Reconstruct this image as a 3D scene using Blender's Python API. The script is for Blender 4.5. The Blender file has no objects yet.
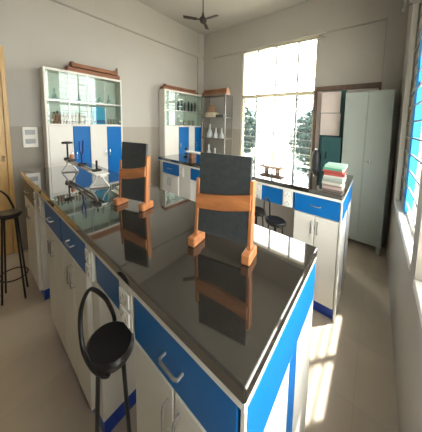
import bpy, bmesh, math, random
from mathutils import Vector, Matrix
random.seed(7)
SC = bpy.context.scene
COL = SC.collection
ORG = {}

# ---------------------------------------------------------------- materials
MATS = {}
def mat(name, col, rough=.5, metal=0., spec=.5, coat=0., noise=0., nscale=8., bump=0.):
    if name in MATS: return MATS[name]
    m = bpy.data.materials.new(name); m.use_nodes = True
    nt = m.node_tree; b = nt.nodes['Principled BSDF']
    b.inputs['Base Color'].default_value = (*col, 1); b.inputs['Roughness'].default_value = rough
    b.inputs['Metallic'].default_value = metal; b.inputs['Specular IOR Level'].default_value = spec
    b.inputs['Coat Weight'].default_value = coat; b.inputs['Coat Roughness'].default_value = .03
    if noise or bump:
        tc = nt.nodes.new('ShaderNodeTexCoord'); n = nt.nodes.new('ShaderNodeTexNoise')
        n.inputs['Scale'].default_value = nscale; n.inputs['Detail'].default_value = 5
        nt.links.new(tc.outputs['Object'], n.inputs['Vector'])
        if noise:
            r = nt.nodes.new('ShaderNodeValToRGB')
            r.color_ramp.elements[0].position = .3; r.color_ramp.elements[1].position = .7
            r.color_ramp.elements[0].color = (*[c*(1-noise) for c in col], 1)
            r.color_ramp.elements[1].color = (*[min(1, c*(1+noise)) for c in col], 1)
            nt.links.new(n.outputs['Fac'], r.inputs['Fac']); nt.links.new(r.outputs['Color'], b.inputs['Base Color'])
        if bump:
            bp = nt.nodes.new('ShaderNodeBump'); bp.inputs['Strength'].default_value = bump; bp.inputs['Distance'].default_value = .01
            nt.links.new(n.outputs['Fac'], bp.inputs['Height']); nt.links.new(bp.outputs['Normal'], b.inputs['Normal'])
    MATS[name] = m
    return m

def wood(name, c0, c1, rough=.45, axis=0):
    m = bpy.data.materials.new(name); m.use_nodes = True; nt = m.node_tree; b = nt.nodes['Principled BSDF']
    tc = nt.nodes.new('ShaderNodeTexCoord'); mp = nt.nodes.new('ShaderNodeMapping'); n = nt.nodes.new('ShaderNodeTexNoise')
    s = [45, 45, 45]; s[axis] = 5; mp.inputs['Scale'].default_value = s
    n.inputs['Scale'].default_value = 1.; n.inputs['Detail'].default_value = 6; n.inputs['Distortion'].default_value = .6
    r = nt.nodes.new('ShaderNodeValToRGB'); r.color_ramp.elements[0].position = .3; r.color_ramp.elements[1].position = .72
    r.color_ramp.elements[0].color = (*c0, 1); r.color_ramp.elements[1].color = (*c1, 1)
    nt.links.new(tc.outputs['Object'], mp.inputs['Vector']); nt.links.new(mp.outputs['Vector'], n.inputs['Vector'])
    nt.links.new(n.outputs['Fac'], r.inputs['Fac']); nt.links.new(r.outputs['Color'], b.inputs['Base Color'])
    b.inputs['Roughness'].default_value = rough
    MATS[name] = m
    return m

def glass(name, tint, gloss, rough=.02, frost=None):
    m = bpy.data.materials.new(name); m.use_nodes = True; nt = m.node_tree
    nt.nodes.remove(nt.nodes['Principled BSDF'])
    t = nt.nodes.new('ShaderNodeBsdfTransparent'); t.inputs['Color'].default_value = (*tint, 1)
    g = nt.nodes.new('ShaderNodeBsdfGlossy'); g.inputs['Roughness'].default_value = rough; g.inputs['Color'].default_value = (.95, 1, .98, 1)
    lw = nt.nodes.new('ShaderNodeLayerWeight'); lw.inputs['Blend'].default_value = .5
    pw = nt.nodes.new('ShaderNodeMath'); pw.operation = 'POWER'; pw.inputs[1].default_value = 5
    ad = nt.nodes.new('ShaderNodeMath'); ad.operation = 'ADD'; ad.use_clamp = True; ad.inputs[1].default_value = gloss
    x = nt.nodes.new('ShaderNodeMixShader')
    nt.links.new(lw.outputs['Facing'], pw.inputs[0]); nt.links.new(pw.outputs[0], ad.inputs[0]); nt.links.new(ad.outputs[0], x.inputs['Fac'])
    nt.links.new(t.outputs[0], x.inputs[1]); nt.links.new(g.outputs[0], x.inputs[2])
    nt.links.new(x.outputs[0], nt.nodes['Material Output'].inputs['Surface'])
    if frost:
        tl = nt.nodes.new('ShaderNodeBsdfTranslucent'); tl.inputs['Color'].default_value = (*frost, 1)
        x2 = nt.nodes.new('ShaderNodeMixShader'); x2.inputs['Fac'].default_value = .22
        nt.links.new(x.outputs[0], x2.inputs[1]); nt.links.new(tl.outputs[0], x2.inputs[2])
        nt.links.new(x2.outputs[0], nt.nodes['Material Output'].inputs['Surface'])
    MATS[name] = m
    return m

def wall_paint(name, upper, lower, zsplit):
    m = bpy.data.materials.new(name); m.use_nodes = True; nt = m.node_tree; b = nt.nodes['Principled BSDF']
    geo = nt.nodes.new('ShaderNodeNewGeometry'); sp = nt.nodes.new('ShaderNodeSeparateXYZ')
    nt.links.new(geo.outputs['Position'], sp.inputs[0])
    c = nt.nodes.new('ShaderNodeMath'); c.operation = 'GREATER_THAN'; c.inputs[1].default_value = zsplit
    nt.links.new(sp.outputs['Z'], c.inputs[0])
    n = nt.nodes.new('ShaderNodeTexNoise'); n.inputs['Scale'].default_value = 3; n.inputs['Detail'].default_value = 6
    nt.links.new(geo.outputs['Position'], n.inputs['Vector'])
    mx = nt.nodes.new('ShaderNodeMix'); mx.data_type = 'RGBA'
    mx.inputs['A'].default_value = (*lower, 1); mx.inputs['B'].default_value = (*upper, 1)
    nt.links.new(c.outputs[0], mx.inputs['Factor'])
    mr = nt.nodes.new('ShaderNodeMapRange'); mr.inputs['To Min'].default_value = .93; mr.inputs['To Max'].default_value = 1.06
    nt.links.new(n.outputs['Fac'], mr.inputs['Value'])
    m2 = nt.nodes.new('ShaderNodeVectorMath'); m2.operation = 'SCALE'
    nt.links.new(mx.outputs['Result'], m2.inputs[0]); nt.links.new(mr.outputs[0], m2.inputs['Scale'])
    nt.links.new(m2.outputs[0], b.inputs['Base Color'])
    b.inputs['Roughness'].default_value = .55; b.inputs['Specular IOR Level'].default_value = .25
    MATS[name] = m
    return m

def tiles(name, col, grout, size, rough):
    m = bpy.data.materials.new(name); m.use_nodes = True; nt = m.node_tree; b = nt.nodes['Principled BSDF']
    geo = nt.nodes.new('ShaderNodeNewGeometry')
    br = nt.nodes.new('ShaderNodeTexBrick'); br.offset = 0; br.inputs['Scale'].default_value = 1
    br.inputs['Brick Width'].default_value = size; br.inputs['Row Height'].default_value = size
    br.inputs['Mortar Size'].default_value = .0022; br.inputs['Mortar Smooth'].default_value = .2
    br.inputs['Color1'].default_value = (*col, 1); br.inputs['Color2'].default_value = (*[c*.94 for c in col], 1)
    br.inputs['Mortar'].default_value = (*grout, 1)
    nt.links.new(geo.outputs['Position'], br.inputs['Vector'])
    n = nt.nodes.new('ShaderNodeTexNoise'); n.inputs['Scale'].default_value = 6; n.inputs['Detail'].default_value = 8
    nt.links.new(geo.outputs['Position'], n.inputs['Vector'])
    mr = nt.nodes.new('ShaderNodeMapRange'); mr.inputs['To Min'].default_value = .88; mr.inputs['To Max'].default_value = 1.1
    nt.links.new(n.outputs['Fac'], mr.inputs['Value'])
    m2 = nt.nodes.new('ShaderNodeVectorMath'); m2.operation = 'SCALE'
    nt.links.new(br.outputs['Color'], m2.inputs[0]); nt.links.new(mr.outputs[0], m2.inputs['Scale'])
    nt.links.new(m2.outputs[0], b.inputs['Base Color'])
    b.inputs['Roughness'].default_value = rough; b.inputs['Specular IOR Level'].default_value = .6
    MATS[name] = m
    return m

WALL = wall_paint('wall_paint', (.42, .40, .365), (.335, .305, .26), 1.31)
PLAIN = mat('beam_paint', (.42, .40, .365), .55, spec=.25)
CEIL = mat('ceiling_paint', (.44, .42, .385), .6, spec=.2, noise=.03, nscale=3)
FLOOR = tiles('floor_tile', (.49, .415, .33), (.43, .37, .295), .34, .16)
GRAN = mat('black_granite', (.016, .0135, .011), .05, spec=1.0, coat=.8, noise=.4, nscale=90)
WHITE = mat('white_laminate', (.70, .675, .62), .38, spec=.4, noise=.02, nscale=4)
BLUE = mat('blue_laminate', (.003, .125, .39), .36, spec=.2)
NAVY = mat('blue_plinth', (.010, .05, .36), .4)
BLUEDIM = mat('dim_blue_laminate', (.055, .042, .03), .4)  # blue laminate in dim light, its shade put into the colour as brown
TRIM = mat('white_edge_strip', (.74, .72, .66), .4)
CHROME = mat('brushed_chrome', (.72, .72, .72), .22, 1.)
HANDLE = mat('satin_handle', (.36, .36, .35), .42, .8)
BENCH = mat('bench_metal', (.60, .59, .56), .35, .35)
STEEL = mat('grey_steel', (.40, .40, .38), .35, .8)
BLACKM = mat('black_tube', (.012, .011, .010), .35, spec=.3)
BLACKS = mat('black_seat', (.014, .012, .011), .33, noise=.2, nscale=40)
LOCK = mat('locker_paint', (.33, .37, .34), .38, noise=.02, nscale=5)
DARK = mat('dark_gap', (.02, .02, .022), .7)
BOARD = mat('board_slate', (.036, .042, .044), .42, noise=.25, nscale=60)
WOODO = wood('orange_wood', (.25, .090, .030), (.45, .18, .066), .38, 0)
WOODP = wood('post_wood', (.25, .090, .030), (.45, .18, .066), .38, 2)
WOODD = wood('red_brown_wood', (.16, .055, .022), (.34, .14, .06), .5, 1)
WOODX = wood('brown_wood_long', (.20, .085, .04), (.40, .19, .095), .5, 0)
WOODL = wood('pale_brown_wood', (.34, .20, .12), (.50, .33, .22), .5, 0)
DOORW = wood('ochre_door', (.48, .29, .10), (.60, .38, .15), .4, 2)
BROWNF = wood('brown_frame', (.10, .062, .045), (.18, .12, .085), .5, 2)
CREAM = mat('cream_frame', (.70, .62, .44), .45)
WFRAME = mat('white_frame', (.68, .66, .60), .45)
BLUEF = mat('blue_frame', (.01, .30, .72), .4)
GLASSW = glass('window_glass', (.95, .97, .97), .03)
GLASSL = glass('louvre_glass', (.50, .58, .58), .015, frost=(.10, .12, .12))
GLASSC = glass('cabinet_glass', (.84, .90, .88), .032)
FLASK = glass('flask_glass', (.78, .86, .86), .12)
PAPER = mat('white_paper', (.80, .78, .74), .7)
PINK = mat('pale_pink_sheet', (.62, .53, .49), .7)
TEAL = mat('dark_teal_board', (.012, .065, .07), .5)
GREYP = mat('grey_plastic', (.36, .37, .37), .45)
BRONZE = mat('brown_fan_paint', (.045, .036, .028), .4, .2)
BARK = mat('bark', (.12, .08, .05), .8)
LEAF = mat('leaf_green', (.09, .125, .105), .6, noise=.4, nscale=3)
EARTH = mat('pale_earth', (.45, .42, .36), .9, noise=.2, nscale=1)

# ---------------------------------------------------------------- mesh builder
class MB:
    def __init__(s): s.bm = bmesh.new()
    def box(s, x0, x1, y0, y1, z0, z1, bev=.003, M=None):
        r = bmesh.ops.create_cube(s.bm, size=1)
        vs = r['verts']; d = (x1-x0, y1-y0, z1-z0); c = ((x0+x1)/2, (y0+y1)/2, (z0+z1)/2)
        for v in vs: v.co = Vector((v.co.x*d[0]+c[0], v.co.y*d[1]+c[1], v.co.z*d[2]+c[2]))
        bev = min(bev, .3*min(abs(k) for k in d))
        if bev > 0:
            es = list({e for v in vs for e in v.link_edges})
            g = bmesh.ops.bevel(s.bm, geom=es, offset=bev, segments=1, affect='EDGES', profile=.5)
            vs = list({v for v in g['verts']} | {v for v in vs if v.is_valid})
        if M is not None:
            for v in vs: v.co = M @ v.co
        return s
    def tube(s, pts, r, n=8, closed=False, cap=True):
        pts = [Vector(p) for p in pts]; N = len(pts); rings = []
        prev = None
        for i, p in enumerate(pts):
            a = pts[(i-1) % N] if (closed or i > 0) else p
            b = pts[(i+1) % N] if (closed or i < N-1) else p
            t = (b-a).normalized()
            if prev is None:
                u = t.cross(Vector((0, 0, 1)))
                if u.length < 1e-3: u = t.cross(Vector((1, 0, 0)))
            else:
                u = prev - t*prev.dot(t)
            u.normalize(); prev = u; w = t.cross(u)
            rr = r[i] if isinstance(r, (list, tuple)) else r
            rings.append([s.bm.verts.new(p + rr*(math.cos(2*math.pi*k/n)*u + math.sin(2*math.pi*k/n)*w)) for k in range(n)])
        for i in range(N if closed else N-1):
            A, B = rings[i], rings[(i+1) % N]
            for k in range(n): s.bm.faces.new((A[k], A[(k+1) % n], B[(k+1) % n], B[k]))
        if cap and not closed:
            s.bm.faces.new(rings[0][::-1]); s.bm.faces.new(rings[-1])
        return s
    def lathe(s, prof, c=(0, 0, 0), n=20, sx=1., sy=1.):
        c = Vector(c); rings = []
        for r, z in prof:
            rings.append([s.bm.verts.new(c + Vector((sx*r*math.cos(2*math.pi*k/n), sy*r*math.sin(2*math.pi*k/n), z))) for k in range(n)])
        for A, B in zip(rings, rings[1:]):
            for k in range(n): s.bm.faces.new((A[k], A[(k+1) % n], B[(k+1) % n], B[k]))
        s.bm.faces.new(rings[0][::-1]); s.bm.faces.new(rings[-1])
        return s
    def done(s, name, m, parent=None, loc=(0, 0, 0), smooth=False):
        o_ = ORG[parent.name] if parent is not None else Vector(loc)
        bmesh.ops.recalc_face_normals(s.bm, faces=s.bm.faces)
        for v in s.bm.verts: v.co -= o_
        me = bpy.data.meshes.new(name); s.bm.to_mesh(me); s.bm.free()
        if smooth:
            for p in me.polygons: p.use_smooth = True
            try: me.set_sharp_from_angle(angle=math.radians(40))
            except Exception: pass
        ob = bpy.data.objects.new(name, me); COL.objects.link(ob); me.materials.append(m)
        if parent is not None: ob.parent = parent
        else: ob.location = o_
        ORG[ob.name] = o_
        return ob

def tag(o, label, cat, group=None):
    o['label'] = label; o['category'] = cat
    if group: o['group'] = group
    return o
def thing(name, label, cat, loc, group=None):
    o = bpy.data.objects.new(name, None); COL.objects.link(o); o.location = loc; o.empty_display_size = .05
    ORG[o.name] = Vector(loc)
    return tag(o, label, cat, group)
def struct(name, loc=(0, 0, 0)):
    o = bpy.data.objects.new(name, None); COL.objects.link(o); o.location = loc; o['kind'] = 'structure'; ORG[o.name] = Vector(loc)
    return o
def sbox(name, m, *boxes, bev=0):
    b = MB()
    for q in boxes: b.box(*q, bev=bev)
    o = b.done(name, m); o['kind'] = 'structure'
    return o
def dup(root, loc, rotz=None, label=None, group=None):
    r = root.copy(); COL.objects.link(r); r.location = loc
    if rotz is not None: r.rotation_euler = (0, 0, rotz)
    if label: r['label'] = label
    if group: r['group'] = group
    for ch in list(root.children):
        c = ch.copy(); COL.objects.link(c); c.parent = r
        for g in ch.children:
            d = g.copy(); COL.objects.link(d); d.parent = c
    return r
def one(name, mb, m, label, cat, loc, group=None, smooth=False):
    return tag(mb.done(name, m, None, loc, smooth), label, cat, group)

# ---------------------------------------------------------------- room
XL, XR, YB, YF, ZC = -3.05, .187, 2.761, -1.7, 3.15
TOP = .95
sbox('floor', FLOOR, (XL-.2, XR+.12, YF-.1, YB+.15, -.06, 0))
sbox('ceiling', CEIL, (XL-.2, XR+.12, YF-.1, YB+.15, ZC, ZC+.1))
sbox('wall_left', WALL, (XL-.12, XL, YF-.1, YB+.14, 0, ZC))
sbox('wall_front', WALL, (XL, XR+.1, YF-.1, YF, 0, ZC))
WX0, WX1, WZ0, WZ1 = -2.06, -.765, .62, 2.66
sbox('wall_back', WALL, (XL, WX0, YB, YB+.12, 0, ZC), (WX1, XR+.1, YB, YB+.12, 0, ZC),
     (WX0, WX1, YB, YB+.12, 0, WZ0), (WX0, WX1, YB, YB+.12, WZ1, ZC))
RX = XR+.1
F0, F1, N0, N1, RZ0, RZ1 = 1.19, 2.25, 0.0, 1.08, .74, 2.5
sbox('wall_right', WALL, (XR, RX, F1, YB, 0, ZC), (XR, RX, N1, F0, 0, ZC), (XR, RX, YF, N0, 0, ZC),
     (XR, RX, F0, F1, 0, RZ0-.04), (XR, RX, F0, F1, RZ1, ZC), (XR, RX, N0, N1, 0, RZ0-.04), (XR, RX, N0, N1, RZ1, ZC))
# beams and columns standing slightly proud of the infill walls
sbox('trim_1', PLAIN, (XL, XL+.018, YF, 2.62, 2.69, 2.76))
sbox('trim_2', PLAIN, (XL, XL+.018, 2.62, YB, 0, ZC))
sbox('trim_3', PLAIN, (XL+.018, -.01, YB-.018, YB, 2.668, 2.73))
sbox('trim_4', PLAIN, (.008, XR, YB-.018, YB, 0, ZC))
# unseen overhang added outside the right windows to keep sun off the worktop
sbox('sun_blocker', PLAIN, (RX, RX+.42, -.3, YB, 2.52, 2.60))
sbox('ground', EARTH, (-30, 30, YB+.2, 40, -.5, -.4), (XR+.2, 30, -30, YB+.2, -.5, -.4))

LINE = mat('grey_strip', (.33, .315, .28), .6)  # thin raised grey strips following the beam and column edges
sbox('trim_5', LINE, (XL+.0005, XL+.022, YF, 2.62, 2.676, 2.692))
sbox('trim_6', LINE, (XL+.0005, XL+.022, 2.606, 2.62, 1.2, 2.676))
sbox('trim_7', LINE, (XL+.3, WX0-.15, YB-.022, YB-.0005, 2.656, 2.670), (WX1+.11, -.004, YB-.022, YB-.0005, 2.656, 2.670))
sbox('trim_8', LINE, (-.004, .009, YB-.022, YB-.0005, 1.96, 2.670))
# back window (structure)
w = struct('window_1', (WX0, YB, WZ0))
f = MB(); y0, y1 = YB+.01, YB+.07
f.box(WX0, WX0+.035, y0, y1, WZ0, WZ1); f.box(WX1-.025, WX1, y0, y1, WZ0, WZ1)
f.box(WX0, WX1, y0, y1, WZ1-.03, WZ1); f.box(WX0, WX1, y0, y1, WZ0, WZ0+.04); f.box(WX0, WX1, y0, y1, 1.86, 1.91)
f.done('window_frame', CREAM, w)
MX = (-1.745, -1.405, -1.045)
for x in MX: MB().box(x-.013, x+.013, y0+.005, y1, WZ0+.04, WZ1-.03).done('mullion', STEEL, w)
g = MB()
for z in (2.10, 1.80): g.box(WX0+.03, WX1-.02, y0+.045, y0+.052, z-.005, z+.005, 0)
g.done('grille', STEEL, w)
for a, b in zip((WX0,)+MX, MX+(WX1,)):
    MB().box(a+.01, b-.01, YB+.058, YB+.062, 1.91, WZ1-.03, 0).done('pane', GLASSW, w)
for a, b in ((MX[0], MX[1]), (MX[1], MX[2])):
    MB().box(a+.01, b-.01, YB+.058, YB+.062, WZ0+.04, 1.86, 0).done('pane', GLASSW, w)
for a, b in ((WX0+.035, MX[0]-.01), (MX[2]+.01, WX1-.025)):
    lv = MB()
    z = WZ0+.08
    while z < 1.84:
        M = Matrix.Translation((0, YB+.045, z)) @ Matrix.Rotation(math.radians(-28), 4, 'X')
        lv.box(a, b, -.003, .003, -.05, .05, 0, M); z += .112
    lv.done('louvre_glass', GLASSL, w)
    cl = MB(); z = WZ0+.08
    while z < 1.84:
        cl.box(a, b, YB+.015, YB+.028, z+.044, z+.050, 0); z += .112
    cl.done('louvre_clip', STEEL, w)
MB().box(WX0-.01, WX1+.01, YB-.03, YB+.09, WZ0-.03, WZ0, .003).done('window_sill', WFRAME, w)

def side_window(name, a, b, far):
    w = struct(name, (XR, a, RZ0))
    MB().box(XR-.004, RX, a, b, RZ0-.04, RZ0, .004).done('window_sill', WFRAME, w)
    fx0, fx1 = XR+.05, XR+.085
    f = MB()
    f.box(fx0, fx1, a, a+.03, RZ0, RZ1); f.box(fx0, fx1, b-.03, b, RZ0, RZ1)
    f.box(fx0, fx1, a, b, RZ0, RZ0+.03); f.box(fx0, fx1, a, b, RZ1-.03, RZ1); f.box(fx0, fx1, a, b, 1.72, 1.76)
    mids = [a+.36] if far else [a+.36, a+.72]
    for y in mids: f.box(fx0, fx1, y-.012, y+.012, RZ0, RZ1)
    f.done('window_frame', WFRAME, w)
    e = b
    if far:
        e = 1.88
        MB().box(XR-.004, fx0-.016, b-.014, b, RZ0, RZ1, .001).done('jamb_liner', TRIM, w)
        MB().box(fx0-.012, fx1, 1.88, 1.995, RZ0+.005, RZ1-.03, .002).done('blue_stile', BLUEF, w)
        MB().box(fx0+.01, fx1-.01, 1.995, b-.03, RZ0+.03, RZ1-.03, 0).done('shutter_panel', WFRAME, w)
    gr = MB(); z = RZ0+.10
    while z < RZ1-.06:
        gr.box(fx0-.014, fx0-.002, a, b, z-.006, z+.006, 0); z += .125
    gr.done('grille', STEEL, w)
    MB().box(fx1-.012, fx1-.008, a+.03, e, RZ0+.03, RZ1-.03, 0).done('pane', GLASSW, w)
    ck = MB(); z = RZ0+.07
    while z < 1.72:
        ck.box(fx0-.022, fx0-.002, b-.06, b-.045, z-.008, z+.008, .002); z += .125
    ck.done('louvre_clip', mat('clip_tan', (.55, .36, .20), .5), w)
    return w
side_window('window_2', F0, F1, True)
side_window('window_3', N0, N1, False)

# doors
d = struct('door_1', (XL, -.25, 0))
MB().box(XL, XL+.03, .215, .245, 0, 2.07).box(XL, XL+.03, -.62, -.59, 0, 2.07).box(XL, XL+.03, -.59, .215, 2.03, 2.07).done('door_frame', DOORW, d)
MB().box(XL, XL+.018, -.59, .215, .01, 2.03).done('door_leaf', DOORW, d)
MB().tube([(XL+.018, .195, 1.02), (XL+.045, .195, 1.02), (XL+.045, .195, .97), (XL+.018, .195, .97)], .006).done('door_handle', CHROME, d)
d = struct('door_2', (-.4, YB, 0))
MB().box(-.757, -.725, YB-.05, YB, 0, 1.945).box(-.725, .004, YB-.05, YB, 1.885, 1.945).box(-.02, .004, YB-.05, YB, 0, 1.885).done('door_frame', BROWNF, d)
MB().box(-.725, -.02, YB-.03, YB-.002, .01, 1.885).done('door_leaf', PINK, d)

# ---------------------------------------------------------------- counters
def bar_handle(p0, p1, out, r=.005):
    p0, p1, out = Vector(p0), Vector(p1), Vector(out)
    return MB().tube([p0, p0+out*.8, p0+out+(p1-p0)*.12, p1+out-(p1-p0)*.12, p1+out*.8, p1], r, 8)
def front_handle(parent, x, y, z, half, vert):
    if vert: b = bar_handle((x, y, z-half), (x, y, z+half), (0, -.017, 0), .0034)
    else: b = bar_handle((x-half, y, z), (x+half, y, z), (0, -.018, 0), .0040)
    b.done('handle', HANDLE, parent, smooth=True)

def socket_plate(parent, x0, x1, y, z0, z1):
    p = MB().box(x0, x1, y-.012, y, z0, z1, .002).done('socket_plate', TRIM, parent)
    mx = (x0+x1)/2; h = z1-z0; wd = (x1-x0)
    for k in (0, 1):
        cz = z0 + h*(.27+.46*k)
        s = MB().box(mx-wd*.36, mx+wd*.36, y-.017, y-.012, cz-h*.17, cz+h*.17, .0015)
        so = s.done('socket', GREYP if 0 else PAPER, p)
        hb = MB()
        for dx, dz in ((-.18, -.05), (.18, -.05), (0, .07)):
            hb.box(mx+wd*dx-.004, mx+wd*dx+.004, y-.0185, y-.0165, cz+h*dz-.006, cz+h*dz+.006, 0)
        # rim groove and pin holes
        hb.box(mx-wd*.40, mx-wd*.38, y-.0135, y-.0115, cz-h*.19, cz+h*.19, 0)
        hb.box(mx+wd*.38, mx+wd*.40, y-.0135, y-.0115, cz-h*.19, cz+h*.19, 0)
        hb.done('pin_hole', mat('socket_grey', (.45, .39, .32), .5), p)
    return p

def base_cabinet(label, x0, x1, yf, yb, units, group, end=None, front_drawer=BLUE, sock=None, zt=.895):
    """units: list of (xa, xb) each a drawer over a pair of doors"""
    t = thing('base_cabinet', label, 'cabinet', ((x0+x1)/2, yf, 0), group)
    ye = yf+.018
    MB().box(x0, x1-(.012 if end else 0), ye, yb, .085, zt, .002).done('carcass', WHITE, t)
    MB().box(x0+.004, x1-.004, ye+.004, yb-.004, 0, .085, .001).done('plinth', NAVY, t)
    for xa, xb in units:
        dr = MB().box(xa+.004, xb-.004, yf, ye, .752, zt-.004, .0025).done('drawer', front_drawer, t)
        front_handle(dr, (xa+xb)/2, yf, .825, .035, False)
        xm = (xa+xb)/2
        for a, b, s in ((xa, xm, 1), (xm, xb, -1)):
            do = MB().box(a+.003, b-.003, yf, ye, .092, .745, .0025).done('door', WHITE, t)
            front_handle(do, (b-.022) if s > 0 else (a+.022), yf, .66, .045, True)
    if sock: socket_plate(t, sock[0], sock[1], yf+.012, .755, zt-.004)
    if end:
        ys = end
        xe0, xe1 = x1-.012, x1
        MB().box(xe0, xe1, yf, yf+.007, .0, zt, .002).done('corner_post', TRIM, t)
        MB().box(xe0, xe1, yf+.008, yb, .74, zt, .001).done('end_band', BLUE, t)
        MB().box(xe0, xe1, ys[0], ys[1], .0, .739, .001).done('end_strip', BLUE, t)
        for a, b in ((yf+.008, ys[0]-.001), (ys[1]+.001, yb)):
            MB().box(xe0, xe1, a, b, .0, .739, .001).done('end_panel', WHITE, t)
    return t

def worktop(label, x0, x1, y0, y1, group):
    t = thing('worktop', label, 'worktop', ((x0+x1)/2, y0, .897), group)
    MB().box(x0, x1, y0, y1, .916, TOP, .004).done('granite_slab', GRAN, t)
    MB().box(x0+.004, x1-.002, y0+.003, y1-.003, .898, .916, .001).done('edge_strip', TRIM, t)
    return t
def apron(label, x0, x1, y, yb, plates, m, group):
    t = thing('apron_panel', label, 'panel', ((x0+x1)/2, y, .75), group)
    MB().box(x0, x1, y+.012, y+.03, .752, .895, .001).done('panel', m, t)
    for a, b in plates: socket_plate(t, a, b, y+.012, .757, .89)
    return t

G1 = 'base cabinets under the worktops'
Y1, Y1b = .25, .712
worktop('long black granite worktop with white edge strip carrying two black boards', -2.50, -.156, .243, .718, 'granite worktops')
base_cabinet('white base cabinet with blue drawer and blue-banded end panel at the nearest worktop corner', -.572, -.158, Y1, Y1b, [(-.566, -.172)], G1, end=(.475, .535))
base_cabinet('white base cabinet with two blue drawers side by side behind the black stool', -1.702, -.90, Y1, Y1b, [(-1.70, -1.342), (-1.338, -.975)], G1, sock=(-.972, -.903))
base_cabinet('white base cabinet with blue drawer shaded dark brown at the far end, beside the wooden door', -2.46, -2.035, Y1, Y1b, [(-2.455, -2.04)], G1, front_drawer=BLUEDIM)
apron('blue apron panel with socket plate above the nearest stool', -.898, -.574, Y1, None, [(-.662, -.576)], BLUE, 'apron panels of the near counter')
apron('blue apron panel shaded dark brown, with two socket plates near the wooden door', -2.033, -1.704, Y1, None, [(-1.86, -1.77), (-2.02, -1.95)], BLUEDIM, 'apron panels of the near counter')
Y2, Y2b = 1.395, 2.005
worktop('black granite worktop of the back counter carrying a stack of books', -2.34, -.155, 1.370, 2.03, 'granite worktops')
base_cabinet('white base cabinet under the stack of books, with blue drawer and striped end', -.502, -.158, Y2, Y2b, [(-.498, -.172)], G1, end=(1.70, 1.76))
base_cabinet('white base cabinet with small blue drawer at the left end of the back counter', -2.30, -1.75, Y2, Y2b, [(-2.28, -1.96)], G1, sock=(-1.94, -1.86))
apron('blue apron panel with white socket plate above stools of the back counter', -1.748, -.504, Y2, Y2b-.01, [(-.598, -.515), (-.90, -.80)], BLUE, 'apron panels of the back counter')
one('back_panel', MB().box(-1.748, -.504, 1.975, 1.995, 0, .895, .001), WHITE, 'plain white panel closing the kneehole behind the stools of the back counter', 'panel', (-1.1, 1.98, 0))

# ---------------------------------------------------------------- stools
def make_stool(label, loc):
    t = thing('bar_stool', label, 'stool', loc, 'black hoop-backed stools')
    c = Vector(loc); S = .68
    MB().lathe([(.055, S-.032), (.078, S-.028), (.087, S-.013), (.086, S-.003), (.076, S+.005), (.03, S+.002), (.004, S)], c, 32, 1.0, .71).done('seat', BLACKS, t, smooth=True)
    P = [Vector(p) for p in ((-.058, .028, -.026), (-.080, .042, -.004), (-.074, .026, .065), (-.065, .006, .122), (-.078, -.024, .163), (-.077, -.047, .125), (-.066, -.056, .070), (-.030, -.060, .014), (.028, -.056, -.004), (.066, -.043, -.014), (.070, -.030, -.026))]
    pts = []
    for i in range(len(P)-1):
        a_, b_, c_, d_ = P[max(i-1, 0)], P[i], P[i+1], P[min(i+2, len(P)-1)]
        for q in range(6):
            u = q/6
            pts.append(c + Vector((0, 0, S)) + .5*(2*b_+(c_-a_)*u+(2*a_-5*b_+4*c_-d_)*u*u+(-a_+3*b_-3*c_+d_)*u**3))
    pts.append(c + Vector((0, 0, S)) + P[-1])
    MB().tube(pts, .0062, 8).done('backrest_hoop', BLACKM, t, smooth=True)
    for k in range(4):
        a = math.radians(20+90*k)
        top = c+Vector((.055*math.cos(a), .042*math.sin(a), S-.026)); bot = c+Vector((.105*math.cos(a), .078*math.sin(a), 0))
        MB().tube([top, bot], .0055, 8).done('leg', BLACKM, t, smooth=True)
    MB().tube([c+Vector((.094*math.cos(2*math.pi*k/24), .070*math.sin(2*math.pi*k/24), .18)) for k in range(24)], .005, 6, closed=True).done('foot_ring', BLACKM, t, smooth=True)
    return t
st = make_stool('black hoop-backed stool pulled up to the near counter, nearest the camera', (-.677, .227, 0))
dup(st, (-2.28, .152, 0), math.radians(8), 'black hoop-backed stool standing alone before the wooden door')
dup(st, (-.81, 1.345, 0), math.radians(0), 'black hoop-backed stool under the back counter, the one farther from the books')
dup(st, (-.60, 1.285, 0), math.radians(-6), 'black hoop-backed stool under the back counter, next to the white cabinet below the books')

# ---------------------------------------------------------------- board stands
def board_stand(label, loc, rot, hw, ztop, bz, zl, zr):
    t = thing('board_stand', label, 'board stand', loc, 'black boards in wooden stands'); t.rotation_euler = (0, 0, rot)
    o = Vector(loc)
    def B(): return MB()
    M = Matrix.Translation(o)
    tl = math.radians(-3)
    MT = M @ Matrix.Rotation(tl, 4, 'X')
    B().box(-hw+.003, hw-.006, -.006, .006, bz-TOP, ztop-TOP, .0015, MT).done('board', BOARD, t)
    cb = MB(); N = 14; rows = []
    for k in range(N+1):
        u = -1+2*k/N; zz = .156+.015*u-.006*(1-u*u)
        rows.append([cb.bm.verts.new(MT @ Vector((hw*u, y, z))) for y, z in ((-.016, zz), (-.006, zz), (-.006, zz+.053), (-.016, zz+.053))])
    for A, Bv in zip(rows, rows[1:]):
        for q in range(4): cb.bm.faces.new((A[q], A[(q+1) % 4], Bv[(q+1) % 4], Bv[q]))
    cb.bm.faces.new(rows[0]); cb.bm.faces.new(rows[-1][::-1])
    cb.done('cross_band', WOODO, t)
    for s, z in ((-1, zl), (1, zr)):
        B().box(s*hw-.007, s*hw+.007, -.010, .014, .0, z-TOP, .002, MT).done('post', WOODP, t)
        B().box(s*hw-.016, s*hw+.016, -.034, .034, 0, .036, .004, M).done('foot', WOODO, t)
    return t
board_stand('larger black board in orange wooden stand, nearer the worktop corner', (-.437, .490, TOP), math.radians(11), .109, 1.297, 1.0, 1.20, 1.218)
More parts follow.
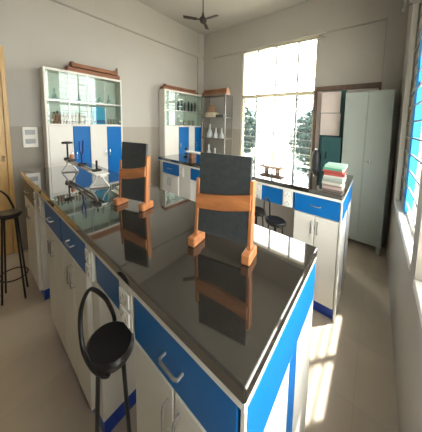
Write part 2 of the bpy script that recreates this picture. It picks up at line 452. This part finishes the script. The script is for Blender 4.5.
board_stand('smaller black board in wooden stand beside the metal optical bench', (-1.058, .478, TOP), math.radians(15), .090, 1.29, .985, 1.19, 1.225)

# ---------------------------------------------------------------- optical bench
ob = thing('optical_bench', 'metal optical bench with uprights on the near worktop', 'optical bench', (-1.84, .47, TOP))
MB().box(-2.24, -1.45, .462, .472, 1.038, 1.052).box(-2.24, -1.45, .488, .498, 1.038, 1.052).box(-2.24, -2.22, .462, .498, 1.036, 1.054).box(-1.47, -1.45, .462, .498, 1.036, 1.054).done('rail', BENCH, ob)
for x in (-2.16, -1.52):
    b = MB()
    for s in (-1, 1): b.tube([(x, .48+s*.012, 1.04), (x+s*.01, .48+s*.022, 1.0), (x+s*.03, .48+s*.045, TOP+.004)], .006, 8)
    b.tube([(x-.03, .435, TOP+.006), (x+.03, .525, TOP+.006)], .006, 8)
    b.done('leg', BENCH, ob, smooth=True)
def rider(x):
    r = MB().box(x-.022, x+.022, .458, .502, 1.05, 1.070).done('rider', BLACKM, ob)
    return r
r = rider(-2.21); MB().tube([(-2.21, .48, 1.07), (-2.21, .48, 1.19)], .006).done('upright', BLACKM, r)
MB().lathe([(.01, 0), (.035, .003), (.035, .018), (.01, .022)], (-2.21, .48, 1.188), 16).done('holder_disc', BLACKM, r, smooth=True)
r = rider(-1.85); MB().tube([(-1.85, .48, 1.07), (-1.85, .48, 1.14)], .006).done('upright', mat('bench_blue', (.01, .03, .16), .35), r)
MB().tube([(-1.89, .48, 1.235), (-1.885, .48, 1.17), (-1.86, .48, 1.14), (-1.835, .48, 1.145), (-1.815, .48, 1.18), (-1.81, .48, 1.25)], .005).done('holder_fork', MATS['bench_blue'], r, smooth=True)
r = rider(-2.10); MB().lathe([(.012, 0), (.014, .02), (.012, .035)], (-2.10, .48, 1.075), 12).done('clamp_knob', WOODO, r)
r = rider(-1.56); MB().tube([(-1.56, .48, 1.07), (-1.56, .48, 1.13)], .006).done('upright', BLACKM, r)
MB().box(-1.60, -1.44, .44, .51, 1.053, 1.058, .001).done('scale_card', PAPER, ob)
one('paper_sheet', MB().box(-1.40, -1.22, .50, .60, TOP, TOP+.004, .0).box(-1.38, -1.27, .515, .575, TOP+.004, TOP+.03, .006), PAPER,
    'crumpled white paper lying behind the smaller board', 'paper', (-1.31, .55, TOP))

# ---------------------------------------------------------------- things on the back counter
bcols = [('pinkish_cover', (.50, .38, .36)), ('brown_cover', (.30, .24, .2)), ('cream_cover', (.62, .60, .54)), ('olive_cover', (.35, .38, .33)), ('sage_cover', (.42, .50, .45)), ('white_cover', (.66, .66, .62)),
         ('dark_red_cover', (.33, .06, .05)), ('red_cover', (.52, .10, .09)), ('green_cover', (.10, .36, .24)), ('mint_cover', (.40, .62, .50))]
bl = ['pinkish book at the very bottom of the stack', 'brown book second from the bottom of the stack', 'cream book third from the bottom of the stack', 'olive book fourth from the bottom of the stack',
      'sage green book below the white book in the stack', 'white book below the dark red book in the stack', 'dark red book under the bright red book', 'bright red book below the two green books', 'green book second from the top of the stack', 'mint green book on top of the stack']
z = TOP
for k, (cn, cc) in enumerate(bcols):
    h = (.016, .014, .019, .016, .018, .016, .020, .021, .016, .017)[k]
    ox, oy = random.uniform(-.008, .008), random.uniform(-.01, .01); a = random.uniform(-.05, .05)
    cx, cy = -.243+ox, .0+1.55+oy
    wx, wy = .070-.002*(k % 3), .078-.004*(k % 2)
    t = thing('book', bl[k], 'book', (cx, cy, z), 'books stacked on the back counter'); t.rotation_euler = (0, 0, a)
    MB().box(cx-wx, cx+wx-.003, cy-wy+.003, cy+wy-.003, z+.003, z+h-.003, 0).done('pages', PAPER, t)
    MB().box(cx-wx, cx+wx, cy-wy, cy+wy, z, z+.003, 0).box(cx-wx, cx+wx, cy-wy, cy+wy, z+h-.003, z+h, 0).box(cx-wx, cx+wx, cy-wy, cy-wy+.003, z, z+h, 0).done('cover', mat(cn, cc, .45), t)
    z += h
t = thing('wooden_bridge', 'small wooden platform on two feet with pegs, on back counter before the window', 'apparatus', (-.84, 1.65, TOP))
MB().box(-.955, -.715, 1.61, 1.69, .988, 1.006).done('platform', WOODL, t)
for x in (-.89, -.77): MB().box(x-.010, x+.010, 1.62, 1.68, TOP, .988).done('foot', WOODL, t)
for x in (-.93, -.74): MB().tube([(x, 1.65, 1.006), (x, 1.65, 1.045)], .004).done('peg', WOODX, t)
t = thing('wooden_bridge', 'pale board on wooden blocks at the left end of the back counter', 'apparatus', (-1.82, 1.6, TOP))
MB().box(-2.05, -1.55, 1.56, 1.64, 1.02, 1.035).done('platform', PAPER, t)
for x in (-1.95, -1.65): MB().box(x-.03, x+.03, 1.565, 1.635, TOP, 1.02).done('foot', WOODX, t)
t = thing('weight_stand', 'small dark weight stand on the left end of the back counter', 'apparatus', (-2.10, 1.62, TOP))
MB().lathe([(.03, 0), (.03, .012), (.012, .018), (.008, .03)], (-2.10, 1.62, TOP), 14).done('base', BLACKM, t, smooth=True)
MB().lathe([(.005, .02), (.005, .09), (.018, .095), (.018, .115), (.004, .12)], (-2.10, 1.62, TOP), 12).done('post', BLACKM, t, smooth=True)

# ---------------------------------------------------------------- tall cabinets on the left wall
CB, CF = XL+.022, -2.87
def tall_cabinet(label, y0, y1, cuts, cols, knobs):
    t = thing('tall_cabinet', label, 'cabinet', (CF, (y0+y1)/2, 0), 'tall glass-fronted cabinets')
    b = MB()
    b.box(CB, CF, y0, y0+.016, 0, 1.93, .002); b.box(CB, CF, y1-.016, y1, 0, 1.93, .002)
    b.box(CB, CF, y0+.016, y1-.016, 1.905, 1.93, .002); b.box(CB, CF, y0+.016, y1-.016, 1.32, 1.345, .002); b.box(CB, CF-.01, y0+.016, y1-.016, .0, .08, .002)
    b.box(CB, CB+.008, y0+.016, y1-.016, .08, 1.905, 0)
    b.done('carcass', WHITE, t)
    MB().box(CB+.008, CF-.018, y0+.016, y1-.016, 1.590, 1.602, 0).done('shelf', WHITE, t)
    for k, (a, c) in enumerate(zip((y0+.016,)+cuts, cuts+(y1-.016,))):
        do = MB().box(CF-.014, CF, a+.002, c-.002, .085, 1.318, .002).done('door', cols[k], t)
        hy = c-.02 if k % 2 == 0 else a+.02
        bar_handle((CF, hy, .95), (CF, hy, 1.03), (.02, 0, 0), .0035).done('handle', CHROME, do, smooth=True)
    ym = (y0+y1)/2
    for a, c, kx in ((y0+.018, ym+.012, CF-.008), (ym-.012, y1-.018, CF-.003)):
        MB().box(kx-.002, kx+.002, a, c, 1.347, 1.903, 0).done('glass_door', GLASSC, t)
    fr = MB()
    for y in [y0+.018+(y1-y0-.036)*k/4 for k in range(1, 4)]:
        fr.box(CF-.004, CF+.001, y-.0035, y+.0035, 1.347, 1.903, 0)
    fr.box(CF-.004, CF+.001, y0+.016, y1-.016, 1.588, 1.606, 0)
    fr.done('glazing_bars', STEEL, t)
    for y in knobs:
        MB().lathe([(.006, 0), (.008, .004), (.011, .010), (.008, .018), (.003, .022)], (CF+.002, y, 1.375), 12).done('knob', PAPER, t, smooth=True)
    return t
tall_cabinet('wide tall cabinet with glass top and white and blue doors, beside the switch panel', .468, 1.182, (.68, .833, 1.005), (WHITE, BLUE, WHITE, BLUE), (.515, .797, .853, 1.15))
tall_cabinet('tall cabinet with glass top standing in the room corner by the steel rack', 1.795, 2.60, (2.062, 2.273, 2.41), (WHITE, BLUE, WHITE, BLUE), (2.17, 2.23))

jar_m = [mat('amber_jar', (.34, .16, .09), .4), mat('rust_jar', (.42, .19, .13), .4), mat('pale_jar', (.45, .38, .30), .4)]
def jar(label, x, y, z, r, h, m, group):
    t = thing('jar', label, 'jar', (x, y, z), group)
    MB().lathe([(r*.9, 0), (r, .005), (r, h*.7), (r*.6, h*.82), (r*.6, h*.86)], (x, y, z), 12).done('body', m, t, smooth=True)
    MB().lathe([(r*.7, h*.86), (r*.7, h), (r*.3, h+.002)], (x, y, z), 12).done('lid', BLACKM if m is not jar_m[2] else PAPER, t, smooth=True)
for k in range(11):
    jar('small brown jar in the row behind the left glass of the wide cabinet', -2.935, .545+.026*k, 1.3455, .0118, .125+.010*(k % 2), jar_m[k % 2], 'brown jars in the wide cabinet')
for k in range(4):
    jar('pale jar beside the blue box in the wide cabinet', -2.94, 1.05+.03*k, 1.3455, .011, .085, jar_m[2], 'pale jars in the wide cabinet')
t = thing('blue_box', 'bright blue box behind the right glass of the wide cabinet', 'box', (-2.93, .935, 1.3455))
MB().box(-2.96, -2.905, .872, 1.012, 1.3455, 1.36).box(-2.96, -2.905, .872, 1.012, 1.40, 1.56).done('body', mat('cyan_box', (.02, .36, .62), .4), t)
MB().box(-2.957, -2.908, .876, 1.008, 1.36, 1.40).done('slot_band', mat('deep_blue', (.01, .10, .30), .4), t)
for k in range(6):
    y = .56+.10*k
    b = MB().lathe([(.022, 0), (.024, .01), (.02, .04), (.008, .075), (.008, .12), (.011, .124)], (-2.95, y, 1.6025), 12)
    one('flask', b, FLASK, 'clear glass flask on the middle shelf of the wide cabinet', 'flask', (-2.95, y, 1.6025), 'flasks in the wide cabinet', True)
for k in range(6):
    y = 2.10+.072*k
    jar('dark bottle on the middle shelf of the corner cabinet', -2.94, y, 1.6025, .020, .16+.02*(k % 2), mat('dark_bottle', (.03, .04, .045), .2), 'dark bottles in the corner cabinet')
for k in range(4):
    y = 2.14+.095*k
    jar('squat pale jar at the bottom of the corner cabinet glass', -2.94, y, 1.3455, .026, .11, jar_m[2], 'squat jars in the corner cabinet')

# wooden apparatus boards on top of the cabinets
def sonometer(label, x0, x1, y0, y1, z, group, m=WOODD, h=.05, along='y'):
    t = thing('wooden_trough', label, 'apparatus', ((x0+x1)/2, (y0+y1)/2, z), group)
    b = MB().box(x0, x1, y0, y1, z, z+.012)
    if along == 'y':
        b.box(x0, x0+.01, y0, y1, z+.012, z+h).box(x1-.01, x1, y0, y1, z+.012, z+h)
        e = [(x0+.01, x1-.01, y0, y0+.03), (x0+.01, x1-.01, y1-.03, y1)]
    else:
        b.box(x0, x1, y0, y0+.01, z+.012, z+h).box(x0, x1, y1-.01, y1, z+.012, z+h)
        e = [(x0, x0+.03, y0+.01, y1-.01), (x1-.03, x1, y0+.01, y1-.01)]
    b.done('trough', m, t)
    for q in e: MB().box(*q, z+.012, z+h+.012).done('end_block', m, t)
    return t
sonometer('long reddish wooden trough lying directly on the wide cabinet', -3.0, -2.89, .66, 1.175, 1.9305, 'wooden troughs on the wide cabinet')
sonometer('long reddish wooden trough on top of the other on the wide cabinet', -3.0, -2.91, .70, 1.15, 1.9935, 'wooden troughs on the wide cabinet', h=.045)
t = thing('wooden_peg', 'short dark wooden block standing at the end of the upper trough', 'block', (-2.95, 1.165, 1.9930))
MB().box(-2.96, -2.94, 1.153, 1.173, 1.9930, 2.09, .003).done('block', BROWNF, t)
sonometer('thin wooden trough lying directly on the corner cabinet', -3.0, -2.90, 1.80, 2.52, 1.9305, 'wooden troughs on the corner cabinet', h=.035)
sonometer('thin wooden trough lying across the other on the corner cabinet', -2.99, -2.91, 1.84, 2.47, 1.9785, 'wooden troughs on the corner cabinet', h=.03)

# ---------------------------------------------------------------- steel rack in the corner
RACK = mat('rack_paint', (.20, .185, .165), .5)
rk = thing('steel_rack', 'open grey steel rack with glassware in the room corner by the window', 'rack', (-2.52, 2.6, 0))
for x in (-2.80, -2.225):
    for y in (2.50, 2.70): MB().box(x, x+.018, y, y+.018, 0, 1.92, .001).done('post', RACK, rk)
for z in (.25, .70, 1.12, 1.50, 1.90): MB().box(-2.80, -2.207, 2.50, 2.718, z, z+.014, .001).done('shelf', RACK, rk)
sonometer('wooden trough lying on top of the steel rack', -2.81, -2.20, 2.52, 2.62, 1.9145, 'wooden troughs on the rack', WOODX, .05, 'x')
sonometer('wooden trough stacked on another above the steel rack', -2.78, -2.21, 2.53, 2.61, 1.9775, 'wooden troughs on the rack', WOODX, .04, 'x')
one('carton', MB().box(-2.72, -2.50, 2.52, 2.66, 1.5145, 1.60, .004), mat('beige_carton', (.60, .52, .38), .7), 'beige carton on the upper shelf of the steel rack', 'box', (-2.61, 2.59, 1.5145))
one('carton', MB().box(-2.66, -2.54, 2.54, 2.64, 1.6005, 1.70, .004).box(-2.64, -2.56, 2.55, 2.63, 1.70, 1.74, .004), mat('brown_carton', (.26, .15, .09), .7), 'brown carton on top of the beige carton', 'box', (-2.60, 2.59, 1.6005))
one('tray', MB().box(-2.45, -2.26, 2.52, 2.66, 1.5145, 1.56, .004), mat('dark_tray', (.06, .08, .07), .5), 'dark low tray on the upper shelf of the steel rack', 'tray', (-2.355, 2.59, 1.5145))
for k, (x, z, s) in enumerate(((-2.66, 1.1345, 1.35), (-2.50, 1.1345, 1.0), (-2.36, 1.1345, 1.0), (-2.68, .7145, 1.5), (-2.52, .7145, 1.2))):
    b = MB().lathe([(.045*s, 0), (.048*s, .012*s), (.04*s, .06*s), (.014*s, .12*s), (.014*s, .18*s), (.018*s, .186*s)], (x, 2.59, z), 14)
    one('flask', b, mat('frosted_flask', (.55, .58, .56), .15), ('large pale flask at the left of the rack middle shelf', 'pale flask in the centre of the rack middle shelf', 'pale flask at the right of the rack middle shelf',
        'large pale flask at the left of the rack lower shelf', 'smaller pale flask on the rack lower shelf')[k], 'flask', (x, 2.59, z), 'flasks on the steel rack', True)

# ---------------------------------------------------------------- steel almirah
lk = thing('steel_locker', 'tall grey-green steel locker with double doors in the far right corner', 'locker', (-.10, 2.45, 0))
lx0, lx1, ly0, ly1 = -.333, .130, 2.45, 2.70
MB().box(lx0, lx1, ly0+.012, ly1, .09, 1.81, .004).done('body', LOCK, lk)
for a, b in ((lx0+.006, -.104), (-.102, lx1-.006)):
    do = MB().box(a, b, ly0, ly0+.012, .10, 1.80, .003).done('door', LOCK, lk)
    if a > -.2:
        h = MB().lathe([(.012, 0), (.012, .004), (.005, .006)], (0, 0, 0), 12)
        for v in h.bm.verts: v.co = Vector((v.co.x, -v.co.z, v.co.y)) + Vector((-.055, ly0, 1.03))
        h.tube([(-.09, ly0-.012, 1.035), (-.055, ly0-.016, 1.02), (-.02, ly0-.012, 1.035)], .006)
        h.done('handle', CHROME, do, smooth=True)
for x in (lx0+.01, lx1-.05):
    for y in (ly0+.015, ly1-.05): MB().box(x, x+.04, y, y+.035, 0, .09, .002).done('leg', LOCK, lk)

# display board in front of the brown-framed doorway
db = thing('display_board', 'dark teal board with two pale pinkish sheets left of the locker', 'board', (-.49, 2.6, 0))
MB().box(-.640, -.345, 2.62, 2.645, .60, 1.86).done('board', TEAL, db)
MB().box(-.640, -.405, 2.614, 2.62, 1.585, 1.85, .001).done('sheet', PINK, db)
MB().box(-.632, -.395, 2.614, 2.62, 1.295, 1.578, .001).done('sheet', PINK, db)
for x in (-.60, -.38): MB().box(x-.02, x+.02, 2.56, 2.70, 0, .03).box(x-.012, x+.012, 2.625, 2.64, .03, .60).done('foot', STEEL, db)
t = thing('teal_case', 'dark teal case standing behind the books before the display board', 'case', (-.45, 2.5, 0))
MB().box(-.560, -.345, 2.44, 2.552, .0, 1.28, .004).done('body', TEAL, t)
MB().tube([(-.50, 2.44, 1.1), (-.50, 2.42, 1.1), (-.50, 2.42, 1.02), (-.50, 2.44, 1.02)], .006).done('handle', BLACKM, t)
t = thing('black_apparatus', 'small black lidded apparatus left of the teal case', 'apparatus', (-.62, 2.45, 0))
MB().lathe([(.055, 0), (.055, .02), (.02, .04), (.02, .80), (.055, .84), (.055, 1.06), (.03, 1.10)], (-.62, 2.45, 0), 16).done('body', mat('soft_black', (.02, .022, .024), .5), t, smooth=True)
MB().lathe([(.02, 1.10), (.024, 1.11), (.015, 1.13)], (-.62, 2.45, 0), 12).done('knob', CHROME, t, smooth=True)

# switch panel on left wall
sp = thing('switch_panel', 'white switch panel with two grey modules on the left wall', 'switch panel', (XL, .378, 1.2))
MB().box(XL, XL+.015, .325, .431, 1.088, 1.304, .003).done('frame', TRIM, sp)
for z in (1.13, 1.225): MB().box(XL+.015, XL+.02, .343, .413, z, z+.05, .002).done('module', GREYP, sp)

# curtain rods
def rod(label, p0, p1, wall):
    t = thing('curtain_rod', label, 'curtain rod', (Vector(p0)+Vector(p1))/2)
    MB().tube([p0, p1], .009, 10).done('rod', STEEL, t, smooth=True)
    for p, q in ((p0, p1), (p1, p0)):
        d = (Vector(p)-Vector(q)).normalized(); p = Vector(p)
        MB().tube([p, p+d*.01, p+d*.02, p+d*.04], [.009, .016, .018, .006], 10).done('finial', STEEL, t, smooth=True)
        b = p-d*.06
        MB().tube([b, b+Vector(wall)], .007, 8).done('bracket', STEEL, t, smooth=True)
rod('grey curtain rod above the back window', (-2.17, 2.685, 2.615), (-.68, 2.685, 2.585), (0, .076, 0))
rod('grey curtain rod above the right window', (.13, 2.45, 2.58), (.13, 1.35, 2.58), (.057, 0, 0))

# ---------------------------------------------------------------- ceiling fan
fx, fy, fz = -2.0, 1.80, 2.745
fan = thing('ceiling_fan', 'brown three-bladed ceiling fan hanging near the corner', 'fan', (fx, fy, fz))
MB().tube([(fx, fy, fz+.02), (fx, fy, ZC-.04)], .007).done('down_rod', BRONZE, fan, smooth=True)
MB().lathe([(.012, ZC-.06-fz), (.03, ZC-.02-fz), (.032, ZC-fz)], (fx, fy, fz), 14).done('canopy', BRONZE, fan, smooth=True)
MB().lathe([(.012, -.045), (.032, -.038), (.045, -.012), (.045, .012), (.030, .03), (.014, .06), (.011, .09)], (fx, fy, fz), 20).done('motor', BRONZE, fan, smooth=True)
for k, a in enumerate((-132, 4, 124)):
    M = Matrix.Translation((fx, fy, fz)) @ Matrix.Rotation(math.radians(a), 4, 'Z') @ Matrix.Rotation(math.radians(10), 4, 'X')
    MB().box(.03, .09, -.010, .010, -.004, .004, .001, M).box(.08, .245, -.026, .026, -.002, .002, .001, M).done('blade', BRONZE, fan)

# ---------------------------------------------------------------- outside
def tree(label, x, y, h, r, n):
    t = thing('tree', label, 'tree', (x, y, -.4), 'trees outside the back window')
    MB().tube([(x, y, -.4), (x+.03, y, .3), (x-.02, y, h*.7)], [.07, .05, .02], 8).done('trunk', BARK, t, smooth=True)
    b = MB()
    for k in range(n):
        u = Vector((random.gauss(0, 1), random.gauss(0, 1), random.gauss(0, 1))).normalized()*r*random.random()**.4
        p = Vector((x, y, h*.62)) + Vector((u.x, u.y, u.z*h*.45/r))
        d = Vector((random.gauss(0, 1), random.gauss(0, 1), random.gauss(0, .6))).normalized(); s = d.cross(Vector((0, 0, 1))).normalized()
        l = random.uniform(.07, .13)
        vs = [b.bm.verts.new(q) for q in (p-d*l, p+s*l*.4, p+d*l, p-s*l*.4)]
        b.bm.faces.new(vs)
    b.done('crown', LEAF, t)
tree('leafy tree seen through the left louvres of the back window', -3.9, 5.2, 1.9, .72, 3200)
tree('leafy tree seen through the right louvres of the back window', -1.35, 5.2, 1.75, .72, 3200)

# ---------------------------------------------------------------- light, world, camera
wd = bpy.data.worlds.new('World'); SC.world = wd; wd.use_nodes = True
bg = wd.node_tree.nodes['Background']; bg.inputs['Color'].default_value = (1.0, .975, .925, 1); bg.inputs['Strength'].default_value = 17.0
sl = bpy.data.lights.new('sun', 'SUN'); sl.energy = 30; sl.angle = math.radians(1.6); sl.color = (1, .95, .87)
so = bpy.data.objects.new('sun', sl); COL.objects.link(so)
so.rotation_euler = (-Vector((.30, .30, .74))).to_track_quat('-Z', 'Y').to_euler()
so.location = (3, 2, 6)
def portal(name, loc, d, sx, sy):
    l = bpy.data.lights.new(name, 'AREA'); l.shape = 'RECTANGLE'; l.size = sx; l.size_y = sy; l.cycles.is_portal = True
    o = bpy.data.objects.new(name, l); COL.objects.link(o); o.location = loc
    o.rotation_euler = Vector(d).to_track_quat('-Z', 'Z').to_euler()
portal('window_portal', ((WX0+WX1)/2, YB+.13, (WZ0+WZ1)/2), (0, -1, 0), WX1-WX0, WZ1-WZ0)
portal('window_portal', (RX+.01, (F0+F1)/2, (RZ0+RZ1)/2), (-1, 0, 0), F1-F0, RZ1-RZ0)
portal('window_portal', (RX+.01, (N0+N1)/2, (RZ0+RZ1)/2), (-1, 0, 0), N1-N0, RZ1-RZ0)

cam = bpy.data.cameras.new('camera'); co = bpy.data.objects.new('camera', cam); COL.objects.link(co); SC.camera = co
yaw, pitch, roll = [math.radians(a) for a in (-33.523, 4.835, 1.813)]
fl, px, py = 189.929, 250.773, 140.307
ca, sa = math.cos(yaw), math.sin(yaw)
fwd = Vector((sa*math.cos(pitch), ca*math.cos(pitch), -math.sin(pitch)))
r_ = Vector((ca, -sa, 0)); u_ = r_.cross(fwd)
R2 = math.cos(roll)*r_ + math.sin(roll)*u_; U2 = -math.sin(roll)*r_ + math.cos(roll)*u_
co.matrix_world = Matrix(((R2.x, U2.x, -fwd.x, 0), (R2.y, U2.y, -fwd.y, 0), (R2.z, U2.z, -fwd.z, 1.40615), (0, 0, 0, 1)))
cam.sensor_fit = 'HORIZONTAL'; cam.sensor_width = 36; cam.lens = fl*36/422
cam.shift_x = (211-px)/422; cam.shift_y = (py-216)/422
cam.clip_start = .01
SC.view_settings.view_transform = 'Standard'; SC.view_settings.look = 'None'
SC.view_settings.exposure = -.14; SC.view_settings.gamma = 1
SC.view_settings.use_curve_mapping = False
SC.cycles.use_denoising = True
SC.cycles.max_bounces = 10; SC.cycles.diffuse_bounces = 6; SC.cycles.glossy_bounces = 6; SC.cycles.transparent_max_bounces = 16
SC.cycles.sample_clamp_indirect = 8
